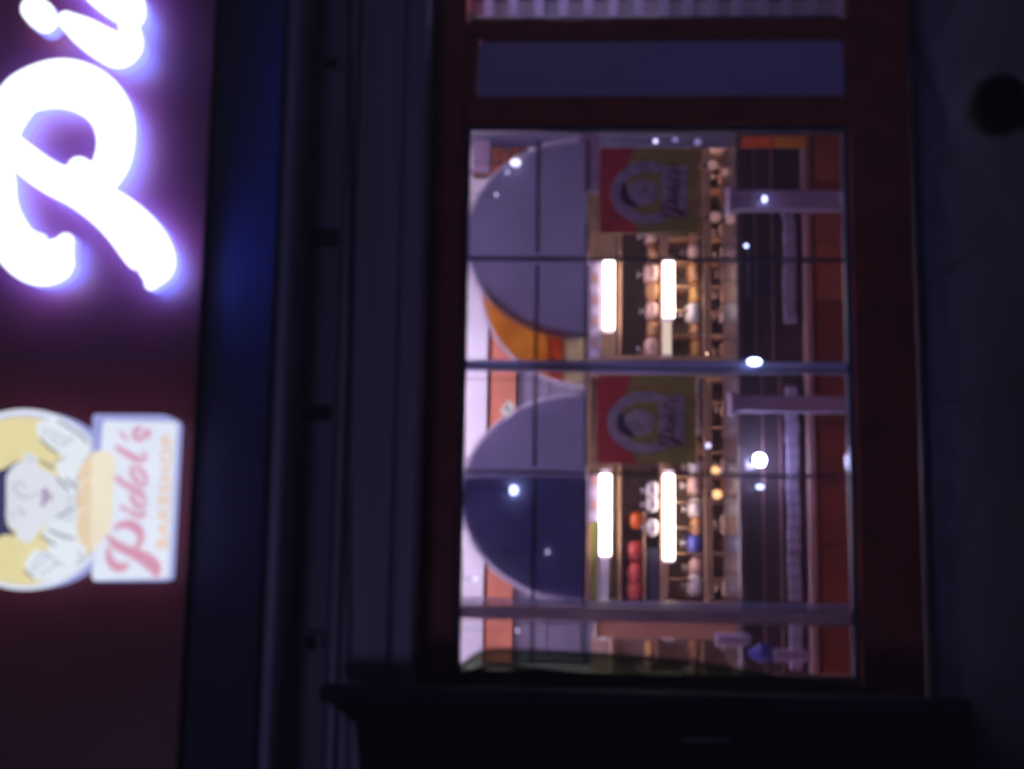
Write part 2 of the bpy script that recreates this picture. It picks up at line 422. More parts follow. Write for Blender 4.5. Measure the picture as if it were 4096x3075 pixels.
for a, b in zip(pts, pts[1:]): cb.tube(a, b, .006, cable, 6)
tag(cb.build('cable'), 'thin black cable running along the grey shutter housing', 'cable')

# ------------------------------------------------------------------ fascia board
fb = thing('fascia_board', 'dark red fascia board behind the lit letters and logo box', 'fascia')
x = -5.4; wsh = 2.62
xj = rx(1430, -.55, 500)
edges = [xj-2*wsh, xj-wsh, xj, xj+wsh, xj+2*wsh]
for a, b in zip(edges, edges[1:]):
    MB().box(a+.0015, b-.0015, -.57, -.545, zs, zs+2.4, fasc, .002).build('fascia_sheet', fb)
MB().box(edges[0], edges[-1], -.544, -.50, zs+.033, zs+2.4, steel2).build('backing_frame', fb)

spillm = mat('blue_spill', (.016, .011, .08), .6, var=.35, scale=2.5)  # navy colour imitates blue sign light in the gap under the fascia
t = thing('blue_lit_strip', 'added navy strip under the red fascia board, its colour imitating blue sign light', 'trim')
for a, b in zip(edges, edges[1:]):
    MB().box(a+.002, b-.002, -.52, -.50, rz(1078, -.52), zs-.006, spillm, .004).build('sheet', t)
# ------------------------------------------------------------------ lit letters
K = 1/1.329
def zp(l): return [(a*K, b*K, r*K) for a, b, r in l]
LY, LD = -.74, .075
def letter(strokes, label, name='sign_letter'):
    t = thing(name, label, 'letter')
    f = MB()
    for i, s in enumerate(strokes): ribbon(f, zp(s), LY+.003*i, LD-.003*i, L_face, L_side, 10)
    f.build('letter_face', t)
    b = MB()
    for i, s in enumerate(strokes):
        ribbon(b, [(p[0], p[1], p[2]*.8) for p in zp(s)], LY+LD+.004+.003*i, 0, L_halo, None, 6)  # glowing sheet added behind each stroke to imitate bloom around the letters
    b.build('halo_sheet', t)
    for s in strokes:
        p = zp(s)[len(s)//2]
        w = at(p[0], p[1], LY+LD+.03); MB().tube((w.x, w.y-.01, w.z), (w.x, -.572, w.z), .008, steel, 8).build('standoff', t)
    return t
P_st = [
 [(60, 770, 60), (130, 845, 76), (260, 940, 82), (400, 1005, 90), (500, 1065, 96), (610, 1140, 112), (700, 1225, 124), (775, 1320, 128), (825, 1400, 106), (815, 1470, 72), (803, 1510, 32)],
 [(-60, 800, 60), (10, 700, 88), (55, 590, 104), (140, 490, 112), (320, 445, 128), (480, 490, 126), (585, 600, 112), (615, 740, 98), (590, 870, 92), (520, 960, 80), (420, 900, 62)],
 [(-30, 800, 70), (0, 960, 78), (10, 1080, 78), (35, 1190, 92), (90, 1310, 118), (190, 1378, 132), (280, 1380, 122), (322, 1330, 78), (350, 1285, 42)]]
letter(P_st, 'big white lit script capital P on the red fascia')
i_st = [[(350, 105, 42), (440, 165, 72), (540, 228, 84), (630, 272, 88), (690, 250, 66), (700, 190, 50), (670, 140, 38)]]
it = letter(i_st, 'small lit script letter i with its round dot, right of the big P')
d = MB(); ribbon(d, zp([(178, 48, 66), (215, 80, 74), (240, 108, 66)]), LY, LD, L_face, L_side); d.build('letter_dot', it)
d_st = [[(520, -260, 70), (560, -150, 80), (620, -40, 92), (675, 40, 96), (700, 90, 70), (690, 140, 40)],
        [(260, -330, 60), (380, -200, 66), (480, -80, 66), (560, -10, 70), (640, 60, 60)]]
letter(d_st, 'lit script letter d cut off by the photo\'s top left edge')

# ------------------------------------------------------------------ lit logo box
lg = thing('logo_light_box', 'lit round yellow logo box with a white name plate below the round part', 'light box sign')
BY = -.72
mb = MB(); mb.prism(px_disc(98, 1996, 362, BY+.004), .15, B_side, B_side); mb.build('round_box', lg)
mb = MB()
o_ = px_disc(98, 1996, 362, BY, n=72); i_ = px_disc(96, 1998, 342, BY, n=72)
for a in range(72):
    b = (a+1) % 72; mb.face([o_[a], o_[b], i_[b], i_[a]], B_white)
mb.build('white_rim', lg)
mb = MB(); mb.prism(px_disc(92, 2000, 338, BY-.002), .002, B_yel); mb.build('yellow_face', lg)
# rounded plate
def rpoly(pts, rad, Y, n=5):
    out = []
    N = len(pts)
    for i in range(N):
        p = Vector(pts[i]); a = (Vector(pts[i-1])-p).normalized(); b = (Vector(pts[(i+1) % N])-p).normalized()
        s, e = p+a*rad[i], p+b*rad[i]
        for k in range(n+1):
            t = k/n; q = s.lerp(p, t).lerp(p.lerp(e, t), t); out.append(at(q.x, q.y, Y))
    return out
def lp(x, y): return (370+x/2.3714, 1640+y/2.3729)
PY = BY-.03
mb = MB(); mb.prism(rpoly([lp(0, 32), lp(680, 38), lp(806, 104), lp(724, 1620), lp(0, 1625)], [18, 10, 22, 22, 24], PY), .07, B_side, B_side); pl = mb.build('name_plate', lg)
mb = MB(); mb.prism(rpoly([lp(100, 92), lp(790, 110), lp(708, 1592), lp(-8, 1610)], [18, 20, 22, 16], PY-.003), .003, B_white); mb.build('plate_face', pl)
# edge line
mb = MB(); ribbon(mb, [lp(800, 112)+(3,), lp(780, 600)+(3,), lp(750, 1150)+(3,), lp(722, 1585)+(3,)], PY-.006, 0, B_white); mb.build('edge_strip', pl)
def rp(l): return [lp(a, b)+(r/2.372,) for a, b, r in l]
mb = MB(); TY = PY-.010
S = [
 # P
 [(158, 1205, 20), (220, 1270, 36), (330, 1325, 42), (430, 1370, 52), (520, 1420, 62), (590, 1490, 58), (605, 1550, 28)],
 [(420, 1290, 22), (455, 1230, 24), (450, 1160, 36), (400, 1105, 44), (340, 1080, 38), (270, 1085, 26), (215, 1120, 12)],
 [(150, 1310, 14), (160, 1400, 30), (205, 1470, 40), (270, 1490, 36), (325, 1465, 18)],
 # i
 [(355, 955, 14), (410, 985, 20), (470, 995, 20), (490, 960, 12)], [(275, 915, 13), (318, 942, 14)],
 # d
 [(362, 800, 8), (385, 850, 22), (435, 905, 22), (478, 905, 14), (495, 870, 9), (470, 820, 8), (410, 790, 8), (365, 798, 7)], [(235, 645, 18), (310, 700, 22), (400, 750, 22), (470, 785, 16), (490, 830, 10)],
 # o
 [(362, 560, 9), (388, 620, 19), (435, 685, 20), (480, 710, 13), (508, 690, 10)], [(366, 548, 9), (420, 542, 15), (468, 575, 19), (500, 630, 16), (510, 690, 9)],
 # l
 [(240, 355, 20), (320, 405, 24), (400, 450, 26), (470, 470, 18), (505, 440, 10), (480, 395, 8)],
 # apostrophe
 [(275, 215, 12), (300, 250, 12), (325, 275, 7)],
 # s
 [(440, 170, 22), (400, 200, 18), (410, 255, 20), (460, 270, 18), (490, 230, 18), (520, 205, 24), (535, 240, 14)]]
for grp_ in ((0, 1, 2), (3, 4), (5, 6), (7, 8), (9,), (10,), (11,)):
    mb = MB()
    for i in grp_: ribbon(mb, rp(S[i]), TY-.0015*(i % 3), 0, B_red)
    mb.build('script_letter', pl)
# outline shade of the script
mb = MB()
for i, s in enumerate(S): ribbon(mb, [(a, b, r+9) for a, b, r in rp(s)], PY-.0045-.0008*(i % 3), 0, B_redl)
mb.build('script_shade', pl)
# block word
def text_obj(txt, size, m, name, parent, origin, xdir, zdir, depth=.002):
    cu = bpy.data.curves.new(name, 'FONT'); cu.body = txt; cu.size = size; cu.extrude = depth; cu.space_character = 1.12; cu.offset = .0018
    cu.align_x = 'LEFT'; o = bpy.data.objects.new(name, cu); COL.objects.link(o)
    dg = bpy.context.evaluated_depsgraph_get(); me = bpy.data.meshes.new_from_object(o.evaluated_get(dg)); me.name = name
    bpy.data.objects.remove(o); me.materials.clear(); me.materials.append(m)
    xd = Vector(xdir).normalized(); zd = Vector(zdir); zd = (zd-xd*zd.dot(xd)).normalized(); nd = xd.cross(zd)
    R = Matrix((xd, zd, nd)).transposed().to_4x4(); R.translation = Vector(origin)
    me.transform(R); q = bpy.data.objects.new(name, me); COL.objects.link(q); q.parent = parent; return q
a = at(*lp(706, 1320), PY-.006); b = at(*lp(760, 230), PY-.006)
t_ = text_obj('BAKESHOP', .068, B_or, 'block_lettering', pl, a, (b-a), (0, 0, 1))
wd = max((Vector(v.co)-a).dot((b-a).normalized()) for v in t_.data.vertices); sc_ = (b-a).length/wd
for v in t_.data.vertices:
    dd = (Vector(v.co)-a); u = dd.dot((b-a).normalized()); v.co = Vector(v.co)+(b-a).normalized()*u*(sc_-1)
# printed baker figure
def q2(x, y): return (x/2.374, 1640+y/2.373)
def blob(mb, pts, Y, m):
    P = smooth_path([p+(0,) for p in [q2(*p) for p in pts]+[q2(*pts[0])]], 5)[:-1]
    mb.face([at(p[0], p[1], Y) for p in P], m)
def ln(mb, pts, w, Y, m): ribbon(mb, [q2(*p)+(w,) for p in pts], Y, 0, m)
fg = MB(); FY = BY-.004
blob(fg, [(-150, 560), (20, 560), (160, 480), (260, 520), (240, 640), (100, 700), (60, 900), (70, 1080), (150, 1180), (60, 1175), (-150, 1180)], FY-.001, B_hair)
blob(fg, [(520, 520), (640, 440), (800, 480), (800, 760), (750, 960), (760, 1200), (640, 1200), (430, 1120), (540, 1000), (600, 760)], FY-.002, B_cloth)
blob(fg, [(400, 1180), (460, 1120), (700, 1210), (820, 1300), (740, 1480), (600, 1540), (480, 1300)], FY-.0025, B_cloth)
blob(fg, [(60, 620), (150, 500), (290, 490), (420, 560), (560, 640), (650, 760), (660, 900), (560, 1010), (430, 1090), (330, 1180), (200, 1180), (70, 1060), (60, 880)], FY-.004, B_skin)
blob(fg, [(210, 430), (270, 400), (350, 450), (340, 520), (270, 510)], FY-.005, B_skin)
blob(fg, [(150, 1180), (250, 1150), (330, 1190), (290, 1250), (210, 1240)], FY-.005, B_skin)
# hands
blob(fg, [(340, 180), (370, 110), (470, 80), (560, 100), (700, 190), (850, 290), (860, 400), (780, 480), (680, 450), (590, 430), (480, 340), (390, 280)], FY-.006, B_cloth)
blob(fg, [(240, 1440), (330, 1320), (430, 1330), (520, 1270), (700, 1290), (800, 1340), (740, 1480), (560, 1590), (430, 1620), (320, 1590), (250, 1510)], FY-.006, B_cloth)
for l in ([(390, 270), (460, 345), (545, 405)], [(555, 95), (640, 150), (740, 215), (830, 290)], [(860, 310), (920, 355), (980, 385)], [(380, 470), (470, 530), (515, 550)], [(235, 1515), (280, 1560), (320, 1590)],
          [(380, 1180), (460, 1235), (520, 1275)], [(470, 1130), (560, 1180), (700, 1215)], [(540, 640), (600, 700), (650, 750)], [(620, 650), (690, 700), (725, 745)], [(545, 1010), (600, 985), (700, 925)]):
    ln(fg, l, 3.6, FY-.008, B_line)
for l in ([(475, 180), (540, 225), (620, 270)], [(470, 240), (500, 270), (560, 310)], [(420, 150), (430, 200), (410, 240)], [(580, 340), (640, 290), (700, 250)], [(860, 380), (850, 440), (800, 475)],
          [(430, 1340), (340, 1420), (300, 1500)], [(470, 1380), (390, 1460), (310, 1530)], [(440, 1350), (520, 1420), (600, 1470)], [(560, 1440), (470, 1500), (380, 1570)], [(740, 1330), (770, 1400), (720, 1470)],
          [(140, 690), (130, 740), (170, 790), (230, 820), (300, 810)], [(150, 690), (200, 690), (240, 730)], [(110, 960), (120, 1020)], [(170, 940), (220, 970), (230, 1000)], [(660, 790), (670, 860), (640, 930)], [(600, 1030), (660, 1030), (720, 980)], [(500, 500), (560, 460), (620, 450)], [(280, 440), (300, 480)], [(330, 800), (400, 780)], [(760, 560), (720, 700), (730, 760)], [(725, 780), (720, 860), (735, 930)]):
    ln(fg, l, 2.2, FY-.009, B_soft)
blob(fg, [(410, 745), (430, 730), (450, 760), (440, 850), (410, 910), (390, 890), (410, 830)], FY-.010, B_mouth)
blob(fg, [(470, 780), (490, 790), (490, 840), (475, 870), (465, 830)], FY-.010, B_mouth)
fg.build('printed_baker', lg)
bd = MB(); RY2 = PY-.0135
def blob2(pts, Y, m): blob(bd, pts, Y, m)
blob2([(740, 700), (750, 560), (850, 440), (980, 400), (1120, 460), (1100, 700), (950, 790), (800, 740)], BY-.015, B_br1)
blob2([(722, 860), (740, 760), (850, 690), (1050, 680), (1100, 900), (900, 960), (760, 950)], BY-.017, B_br1)
blob2([(725, 1120), (740, 1000), (830, 930), (960, 930), (960, 1200), (860, 1300), (760, 1250)], BY-.019, B_br1)
blob2([(900, 560), (1000, 520), (1050, 640), (1040, 900), (1000, 1100), (930, 1200), (900, 1000), (930, 760)], BY-.021, B_br2)
ln(bd, [(750, 700), (820, 660), (900, 650)], 3, BY-.0225, B_br2); ln(bd, [(760, 960), (830, 930), (890, 930)], 3, BY-.0225, B_br2)
bd.build('printed_bread', lg)
mb = MB()
P = smooth_path([lp(*p)+(0,) for p in [(-10, 400), (100, 380), (200, 430), (215, 600), (190, 800), (185, 1000), (150, 1160), (60, 1250), (-10, 1290), (-10, 400)]], 6)[:-1]
mb.face([at(p[0], p[1], PY-.004) for p in P], B_br2); mb.build('bread_print', pl)

# ------------------------------------------------------------------ half discs on the window
def half_disc(cx, cy, r, Y, m, label, cat='window disc', cut=2342, crescent=None, ry=None):
    t = thing('round_panel', label, cat, 'round panels across the top of the shop window')
    a = math.degrees(math.acos(max(-1, min(1, (cut-cx)/r))))
    pts = px_disc(cx, cy, r, Y, a, 360-a, 60, ry)
    mb = MB(); mb.prism(pts, .006, m); mb.build('disc', t)
    o_ = px_disc(cx, cy, r+13, Y-.004, a+3, 357-a, 60, (ry or r)+13); i_ = px_disc(cx, cy, r-3, Y-.004, a+3, 357-a, 60, (ry or r)-3)
    mb = MB()
    for k in range(60): mb.face([o_[k], o_[k+1], i_[k+1], i_[k]], filmr)
    mb.build('rim', t); return t
half_disc(2330, 962, 465, .075, film, 'grey round panel in the window top, right of the yellow food disc', ry=390)
half_disc(2330, 1990, 485, .075, film, 'grey and blue round panel in the window top, left of the yellow food disc', ry=410)
# blue lower part of the second disc
t = thing('blue_sheet', 'dark blue sheet covering the left part of the left round panel', 'sheet')
pts = [p for p in px_disc(2330, 1990, 474, .055, 192, 90, 30, 400)]+[at(2338, 2390, .055), at(2338, 1903, .055)]
mb = MB(); mb.prism(pts, .004, filmb); mb.build('sheet', t)
def food_disc(cx, cy, ra, rb, Y, label):
    """only the lens shaped part beyond the neighbouring grey panel hangs here; printed in three fields, with a pale rim"""
    t = thing('food_disc', label, 'food poster')
    def outer(p, k=0): return cy+(rb-k)*math.sqrt(max(0, 1-((p-cx)/(ra-k))**2))
    def inner(p): return 962+374*math.sqrt(max(0, 1-((p-2330)/450)**2))
    def field(p0, p1, m, nm, Yf, skew=0):
        ps = [p0+(p1-p0)*i/14 for i in range(15)]
        up = [at(p, min(inner(p), outer(p, 16)-2), Yf) for p in ps]; dn = [at(p+skew*i/14, outer(p+skew*i/14, 16), Yf) for i, p in enumerate(ps)]
        mb = MB(); mb.prism(up+dn[::-1], .003, m); mb.build(nm, t)
    field(1920, 2200, fy, 'yellow_print', Y); field(2192, 2258, fr_, 'red_print', Y-.004); field(2246, 2340, fc, 'cream_print', Y-.008)
    mb = MB(); ps = [1925+(2338-1925)*i/30 for i in range(31)]
    for p, q in zip(ps, ps[1:]): mb.face([at(p, outer(p), Y-.012), at(q, outer(q), Y-.012), at(q, outer(q, 15), Y-.012), at(p, outer(p, 15), Y-.012)], filmr)
    mb.build('rim', t)
food_disc(2345, 1142, 432, 410, .10, 'round food poster in yellow, red and cream between the two grey round panels')

# ------------------------------------------------------------------ posters
def poster(px0, py0, px1, py1, Y, label):
    t = thing('hanging_poster', label, 'poster', 'posters hanging behind the glass')
    mid = px0+(px1-px0)*.42; n = 6
    mb = MB()
    mb.prism([at(px0, py0, Y), at(px1, py0, Y), at(px1, py1, Y), at(px0, py1, Y)], .012, olive); mb.build('sheet', t)
    mb = MB(); mb.face([at(px0, py0, Y-.003), at(mid-30, py0, Y-.003), at(mid-80, (py0*.6+py1*.4), Y-.003), at(mid-110, (py0+py1)/2, Y-.003), at(mid-60, (py0*.2+py1*.8), Y-.003), at(mid, py1, Y-.003), at(px0, py1, Y-.003)], maroon); mb.build('red_field', t)
    cx, cy = px0+170, (py0+py1)/2+10
    mb = MB(); o_ = px_disc(cx+20, cy, 150, Y-.006, n=40, ry=125); i_ = px_disc(cx+25, cy, 105, Y-.006, n=40, ry=85)
    for a in range(40): mb.face([o_[a], o_[(a+1) % 40], i_[(a+1) % 40], i_[a]], plogo)
    mb.build('logo_ring', t)
    mb = MB(); mb.face(px_disc(cx, cy, 62, Y-.007, n=24, ry=52), plogo)
    ribbon(mb, [(cx-75, cy-30, 10), (cx-70, cy+20, 18), (cx-30, cy+50, 10)], Y-.008, 0, pdark); mb.build('logo_head', t)
    mb = MB()
    mb.face([at(cx+75, cy-100, Y-.009), at(cx+180, cy-110, Y-.009), at(cx+180, cy+95, Y-.009), at(cx+75, cy+90, Y-.009)], plogo); mb.build('logo_plate', t)
    mb = MB()
    def m_(x, y): return (cx+78+(x-150)*.19, cy-95+(y-150)*.135)
    for i, s in enumerate(S): ribbon(mb, [m_(a, b)+(max(3, r*.17),) for a, b, r in s], Y-.012-.001*(i % 3), 0, pink2)
    tag(mb.build('script_lettering', t), kind='stuff')
    mb = MB()
    for py in (py0+20, py1-20):
        w = at(px0, py, Y); mb.tube((w.x, w.y, w.z), (w.x, w.y, RZ1), .003, cable, 5)
    mb.build('cord', t)
poster(2400, 592, 2795, 935, .9, 'red and olive poster with a round logo, the right one, by the white post')
poster(2388, 1502, 2785, 1852, .9, 'red and olive poster with a round logo, left of the bright blue stile')

# ------------------------------------------------------------------ shelf racks
RYf, RYb = 2.15, 2.65
def rack(py0, py1, label):
    t = thing('bread_rack', label, 'shelf rack', 'bread racks behind the window')
    x0, x1 = rx(py1, RYf), rx(py0, RYf)
    zt_ = rz(2352, RYf)
    MB().box(x0, x1, RYb-.02, RYb, .02, zt_, woodd).build('back_board', t)
    MB().box(x0, x0+.025, RYf, RYb-.022, .02, zt_, wood, .003).build('side_board', t)
    MB().box(x1-.025, x1, RYf, RYb-.022, .02, zt_, wood, .003).build('side_board', t)
    for px in (2352, 2475, 2642, 2815, 2955, 3080):
        z = rz(px, RYf); MB().box(x0+.027, x1-.027, RYf, RYb-.022, z-.022, z, wood, .003).build('shelf', t)
    n = int((x1-x0)/.16)
    for i in range(1, n):
        xx = x0+(x1-x0)*i/n
        MB().box(xx-.006, xx+.006, RYf+.01, RYb-.03, rz(3080, RYf)+.002, rz(2642, RYf)-.024, wood).build('divider', t)
    return t, x0, x1
rA, ax0, ax1 = rack(470, 1437, 'right bread rack with warm shelf lights, behind the right poster')
rB, bx0, bx1 = rack(1500, 2418, 'left bread rack with warm shelf lights, behind the left poster')
def light_tube(py0, py1, px, par, label, m=tubem, r=.021):
    t = thing('shelf_light', label, 'light', 'warm tubes under the rack shelves')
    z = rz(px, RYf-.04); x0, x1 = rx(py1, RYf-.04, px), rx(py0, RYf-.04, px)
    MB().tube((x0, RYf-.045, z), (x1, RYf-.045, z), r*1.75, m, 14).build('tube', t, True)
    MB().box(x0-.02, x0-.003, RYf-.075, RYf-.005, z-.035, z+.035, filmr, .004).build('end_cap', t)
    MB().box(x1+.003, x1+.02, RYf-.075, RYf-.005, z-.035, z+.035, filmr, .004).build('end_cap', t)
light_tube(1045, 1320, 2434, rA, 'upper warm white tube light on the right bread rack', r=.023)
light_tube(1045, 1272, 2676, rA, 'lower warm white tube light on the right bread rack', r=.023)
light_tube(1290, 1420, 2668, rA, 'short dim warm tube beside the lower tube of the right rack', tubed, r=.018)
light_tube(1888, 2218, 2424, rB, 'upper warm white tube light on the left bread rack', r=.023)
light_tube(1888, 2235, 2674, rB, 'lower warm white tube light on the left bread rack', r=.023)
light_tube(2502, 2545, 2412, rB, 'short warm light seen left of the brown stile, upper one', tubed, r=.03)
light_tube(2502, 2545, 2672, rB, 'short warm light seen left of the brown stile, lower one', tubed, r=.03)
# header strips with little cards
def header(py0, py1, label):
    t = thing('price_header', label, 'price strip', 'pale strips of cards over the racks')
    Y = RYf-.03; x0, x1 = rx(py1, Y, 2380), rx(py0, Y, 2380); z0, z1 = rz(2404, Y), rz(2352, Y)
    MB().box(x0, x1, Y, Y+.02, z0, z1, lav, .003).build('board', t)
    n = max(2, int((x1-x0)/.075))
    for i in range(n):
        a = x0+(x1-x0)*(i+.1)/n; b = x0+(x1-x0)*(i+.8)/n
        zz = random.uniform(0, .012)
        s = MB(); s.face([(a, Y-.004, z0+.012+zz), (b, Y-.004, z0+.03+zz), (b-.01, Y-.004, z1-.01), (a-.008, Y-.004, z1-.022)], pink if i % 2 else filmr); s.build('card', t)
for (p0, p1, rk, sd_) in ((500, 1410, rA, 'right'), (1530, 2390, rB, 'left')):
    for px_, nm_ in ((2642, 'upper'), (2815, 'lower')):
        z = rz(px_, RYf)-.031; x0, x1 = rx(p1, RYf), rx(p0, RYf)
        tt = thing('shelf_light', 'added thin warm light, unseen under the %s middle shelf of the %s rack' % (nm_, sd_), 'light')
        MB().tube((x0, RYf+.09, z), (x1, RYf+.09, z), .007, hidm, 8).build('tube', tt)  # fill tube added to warm the goods below
        MB().box(x0, x1, RYf+.099, RYf+.125, z-.008, z+.008, filmr, .002).build('holder', tt)
        MB().box(x0, x1, RYf+.004, RYf+.016, z-.024, z+.0085, wood, .003).build('tube_hiding_lip', tt)  # lip added to keep the fill tube out of sight
header(1045, 1435, 'pale lavender strip of cards above the right rack\'s upper tube')
header(1888, 2085, 'pale lavender strip of cards above the left rack\'s upper tube')
def boxthing(px0, py0, px1, py1, Y, dep, m, name, label, cat, lid=None, grp=None, sleep=.004):
    t = thing(name, label, cat, grp)
    x0, x1 = rx(py1, Y, (px0+px1)/2), rx(py0, Y, (px0+px1)/2); z0, z1 = rz(px1, Y, (py0+py1)/2), rz(px0, Y, (py0+py1)/2)
    MB().box(x0, x1, Y, Y+dep, z0, z1-(.012 if lid else 0), m, sleep).build('body', t)
    if lid: MB().box(x0-.004, x1+.004, Y-.004, Y+dep+.004, z1-.0115, z1, lid, .003).build('lid', t)
    return t
boxthing(2352, 2092, 2392, 2395, RYf+.05, .18, bagg, 'carton', 'yellow green carton at the left end above the left rack\'s tube', 'carton', lav)
boxthing(2396, 2092, 2436, 2400, RYf-.02, .2, bagw, 'carton', 'pale grey carton under the yellow green one on the left rack', 'carton', lav)
boxthing(2583, 2190, 2640, 2410, RYf+.03, .2, dkb, 'carton', 'dark blue carton between the two tubes of the left rack', 'carton')

# loaves and bags on the shelves
def loaf_mesh(m, w, d_, h, m2=None, kind=0):
    s = MB(); n = 12; R = 7
    # rounded loaf: superellipse sections along x, domed top
    k = s.mi(m); b = 0
    for i in range(R+1):
        t = i/R*2-1; sc = (1-abs(t)**3.2)**(1/3.2) if abs(t) < 1 else .0; sc = max(sc, .25)
        for j in range(n):
            a = 2*math.pi*j/n; cy_, cz_ = math.cos(a), math.sin(a)
            yy = math.copysign(abs(cy_)**.7, cy_)*d_/2*sc; zz = math.copysign(abs(cz_)**.7, cz_)*h/2*sc
            if kind == 0 and zz > 0: zz *= 1+.12*math.cos(t*9)
            if zz < 0: zz *= .8
            s.v.append((t*w/2, yy, h*.4+zz))
    for i in range(R):
        for j in range(n):
            j2 = (j+1) % n; s.f.append((i*n+j, i*n+j2, (i+1)*n+j2, (i+1)*n+j)); s.m.append(k)
    s.f.append(tuple(range(n-1, -1, -1))); s.m.append(k); s.f.append(tuple(range(R*n, R*n+n))); s.m.append(k)
    if kind == 1:   # bag with gathered neck
        s.lathe((0, 0, h*.78), [(.012, 0), (.010, .02), (.03, .045)], m2 or m, 9)
    me = s.build('loaf', None, True).data
    return me
protos = {}
def proto(key, *a, **k):
    me = loaf_mesh(*a, **k); protos[key] = me
    for o in [o for o in COL.objects if o.data is me]: bpy.data.objects.remove(o)
proto('brown', bread1, .135, .2, .085); proto('gold', bread2, .12, .16, .07)
proto('pinkbag', bag, .13, .2, .095, bagw, 1); proto('palebag', bagw, .13, .2, .10, bagw, 1)
proto('bluebag', bagb, .14, .2, .11, bagw, 1); proto('orangebag', bago, .13, .18, .11, bago, 1); proto('redbag', bagr, .15, .2, .12, bagr, 1)
INFO = {'brown': ('loaf', 'brown crusty bread loaf lying on a rack shelf', 'bread', 'brown loaves on the racks'),
        'gold': ('bun', 'small golden bun on a rack shelf', 'bun', 'golden buns on the racks'),
        'pinkbag': ('bread_bag', 'pinkish clear bag of bread on a rack shelf', 'bread bag', 'pinkish bread bags on the racks'),
        'palebag': ('bread_bag', 'pale whitish bag of bread on a rack shelf', 'bread bag', 'pale bread bags on the racks'),
        'bluebag': ('bread_bag', 'blue bag between pale bags on the left rack\'s middle shelf', 'bread bag', None),
        'orangebag': ('bread_bag', 'bright orange bag between the two tubes of the left rack', 'bread bag', None),
        'redbag': ('bread_bag', 'deep red bag on the left rack, below the orange bag', 'bread bag', 'red bread bags on the left rack')}
PUT = []; OBJS = []
def p_rack(py): return 'right' if py < 1470 else 'left' if py < 2450 else 'small far left'
def put(key, py, px, Y=RYf+.12, sc=1.0, rzr=None):
    nm, lb, ct, gp = INFO[key]; PUT.append((key, px, p_rack(py)))
    o = bpy.data.objects.new(nm, protos[key]); COL.objects.link(o)
    p = at(px, py, RYf); o.location = (p.x, Y, rz(px, RYf)+.001); o.scale = (sc,)*3
    o.rotation_euler = (0, 0, random.uniform(-.25, .25) if rzr is None else rzr); tag(o, lb, ct, gp); o['_py'] = py; OBJS.append(o); return o
for px, keys in ((2642, ('brown', 'pinkbag')), (2815, ('pinkbag', 'brown', 'gold')), (2955, ('brown', 'gold', 'pinkbag')), (3080, ('pinkbag', 'brown'))):
    py = 520; i = 0
    while py < 1420:
        put(keys[i % len(keys)] if random.random() < .8 else 'palebag', py+random.uniform(-8, 8), px, sc=random.uniform(1.1, 1.35)); py += 80; i += 1
for px, keys in ((2815, ('palebag', 'pinkbag', 'palebag', 'brown')), (2955, ('gold', 'palebag', 'brown'))):
    py = 1545; i = 0
    while py < 2400:
        if not (px == 2815 and 2120 < py < 2230): put(keys[i % len(keys)], py+random.uniform(-8, 8), px, sc=random.uniform(1.1, 1.35))
        py += 80; i += 1
put('bluebag', 2172, 2815, sc=1.15); put('orangebag', 2075, 2560, sc=1.0)
for py in (2205, 2290, 2360): put('redbag', py, 2575, sc=1.05)
for py in (1960, 2015, 2110): put('palebag', py, 2635, Y=RYf+.05, sc=.95)
for o in list(COL.objects):
    if o.get('label') == INFO['orangebag'][1]: o.location.z = rz(2560, RYf)
# small stand that carries the bags between the tubes
MB().box(rx(2405, RYf), rx(2040, RYf), RYf, RYb-.03, rz(2582, RYf), rz(2575, RYf)-.002, wood, .002).build('half_shelf', rB)
for o in list(COL.objects):
    if o.get('label') in (INFO['orangebag'][1],): o.location.z = rz(2575, RYf)+.001

# post, counter, table furniture
t = thing('white_post', 'white upright post behind the right end of the window, crossing the counter', 'post')
x0, x1 = rx(838, .95, 3100), rx(760, .95, 3100); MB().box(x0, x1, .95, 1.03, .016, rz(2945, .95), lav, .006).build('shaft', t)
MB().box(x0-.02, x1+.02, .93, 1.05, rz(2945, .95)+.001, rz(2920, .95), lav, .004).build('cap', t)
t = thing('white_post', 'white upright post left of the bright centre stile, crossing the counter', 'post')
x0, x1 = rx(1645, .95, 3100), rx(1580, .95, 3100); MB().box(x0, x1, .95, 1.03, .016, rz(2945, .95), lav, .006).build('shaft', t)
MB().box(x0-.02, x1+.02, .93, 1.05, rz(2945, .95)+.001, rz(2920, .95), lav, .004).build('cap', t)
ct = thing('display_counter', 'long low display counter with dark glass and a brown red base along the window', 'counter')
CY = 1.1; cx0, cx1 = rx(2690, CY, 3100), rx(505, CY, 3100)
MB().box(cx0, cx1, CY+.02, CY+.6, .016, rz(3262, CY), ctr, .006).build('base', ct)
nb = 9
for i in range(nb):
    a = cx0+(cx1-cx0)*i/nb; b = cx0+(cx1-cx0)*(i+1)/nb
    MB().box(a+.006, b-.006, CY, CY+.019, .03, rz(3268, CY), orw if a > rx(1440, CY) and i > 5 else ctr, .006).build('base_panel', ct)
MB().box(cx0, cx1, CY-.04, CY+.6, rz(3252, CY), rz(3222, CY), pink, .006).build('rail', ct)
MB().box(cx0, cx1, CY+.05, CY+.6, rz(3218, CY), rz(2962, CY)-.03, scr).build('dark_body', ct)
MB().box(cx0, cx1, CY, CY+.6, rz(2962, CY)-.028, rz(2950, CY), scr, .005).build('top', ct)
for px in (2978, 3052, 3122):
    z = rz(px, CY); MB().box(cx0, rx(1500, CY), CY+.02, CY+.045, z-.003, z+.003, pink).build('wire_rail', ct)
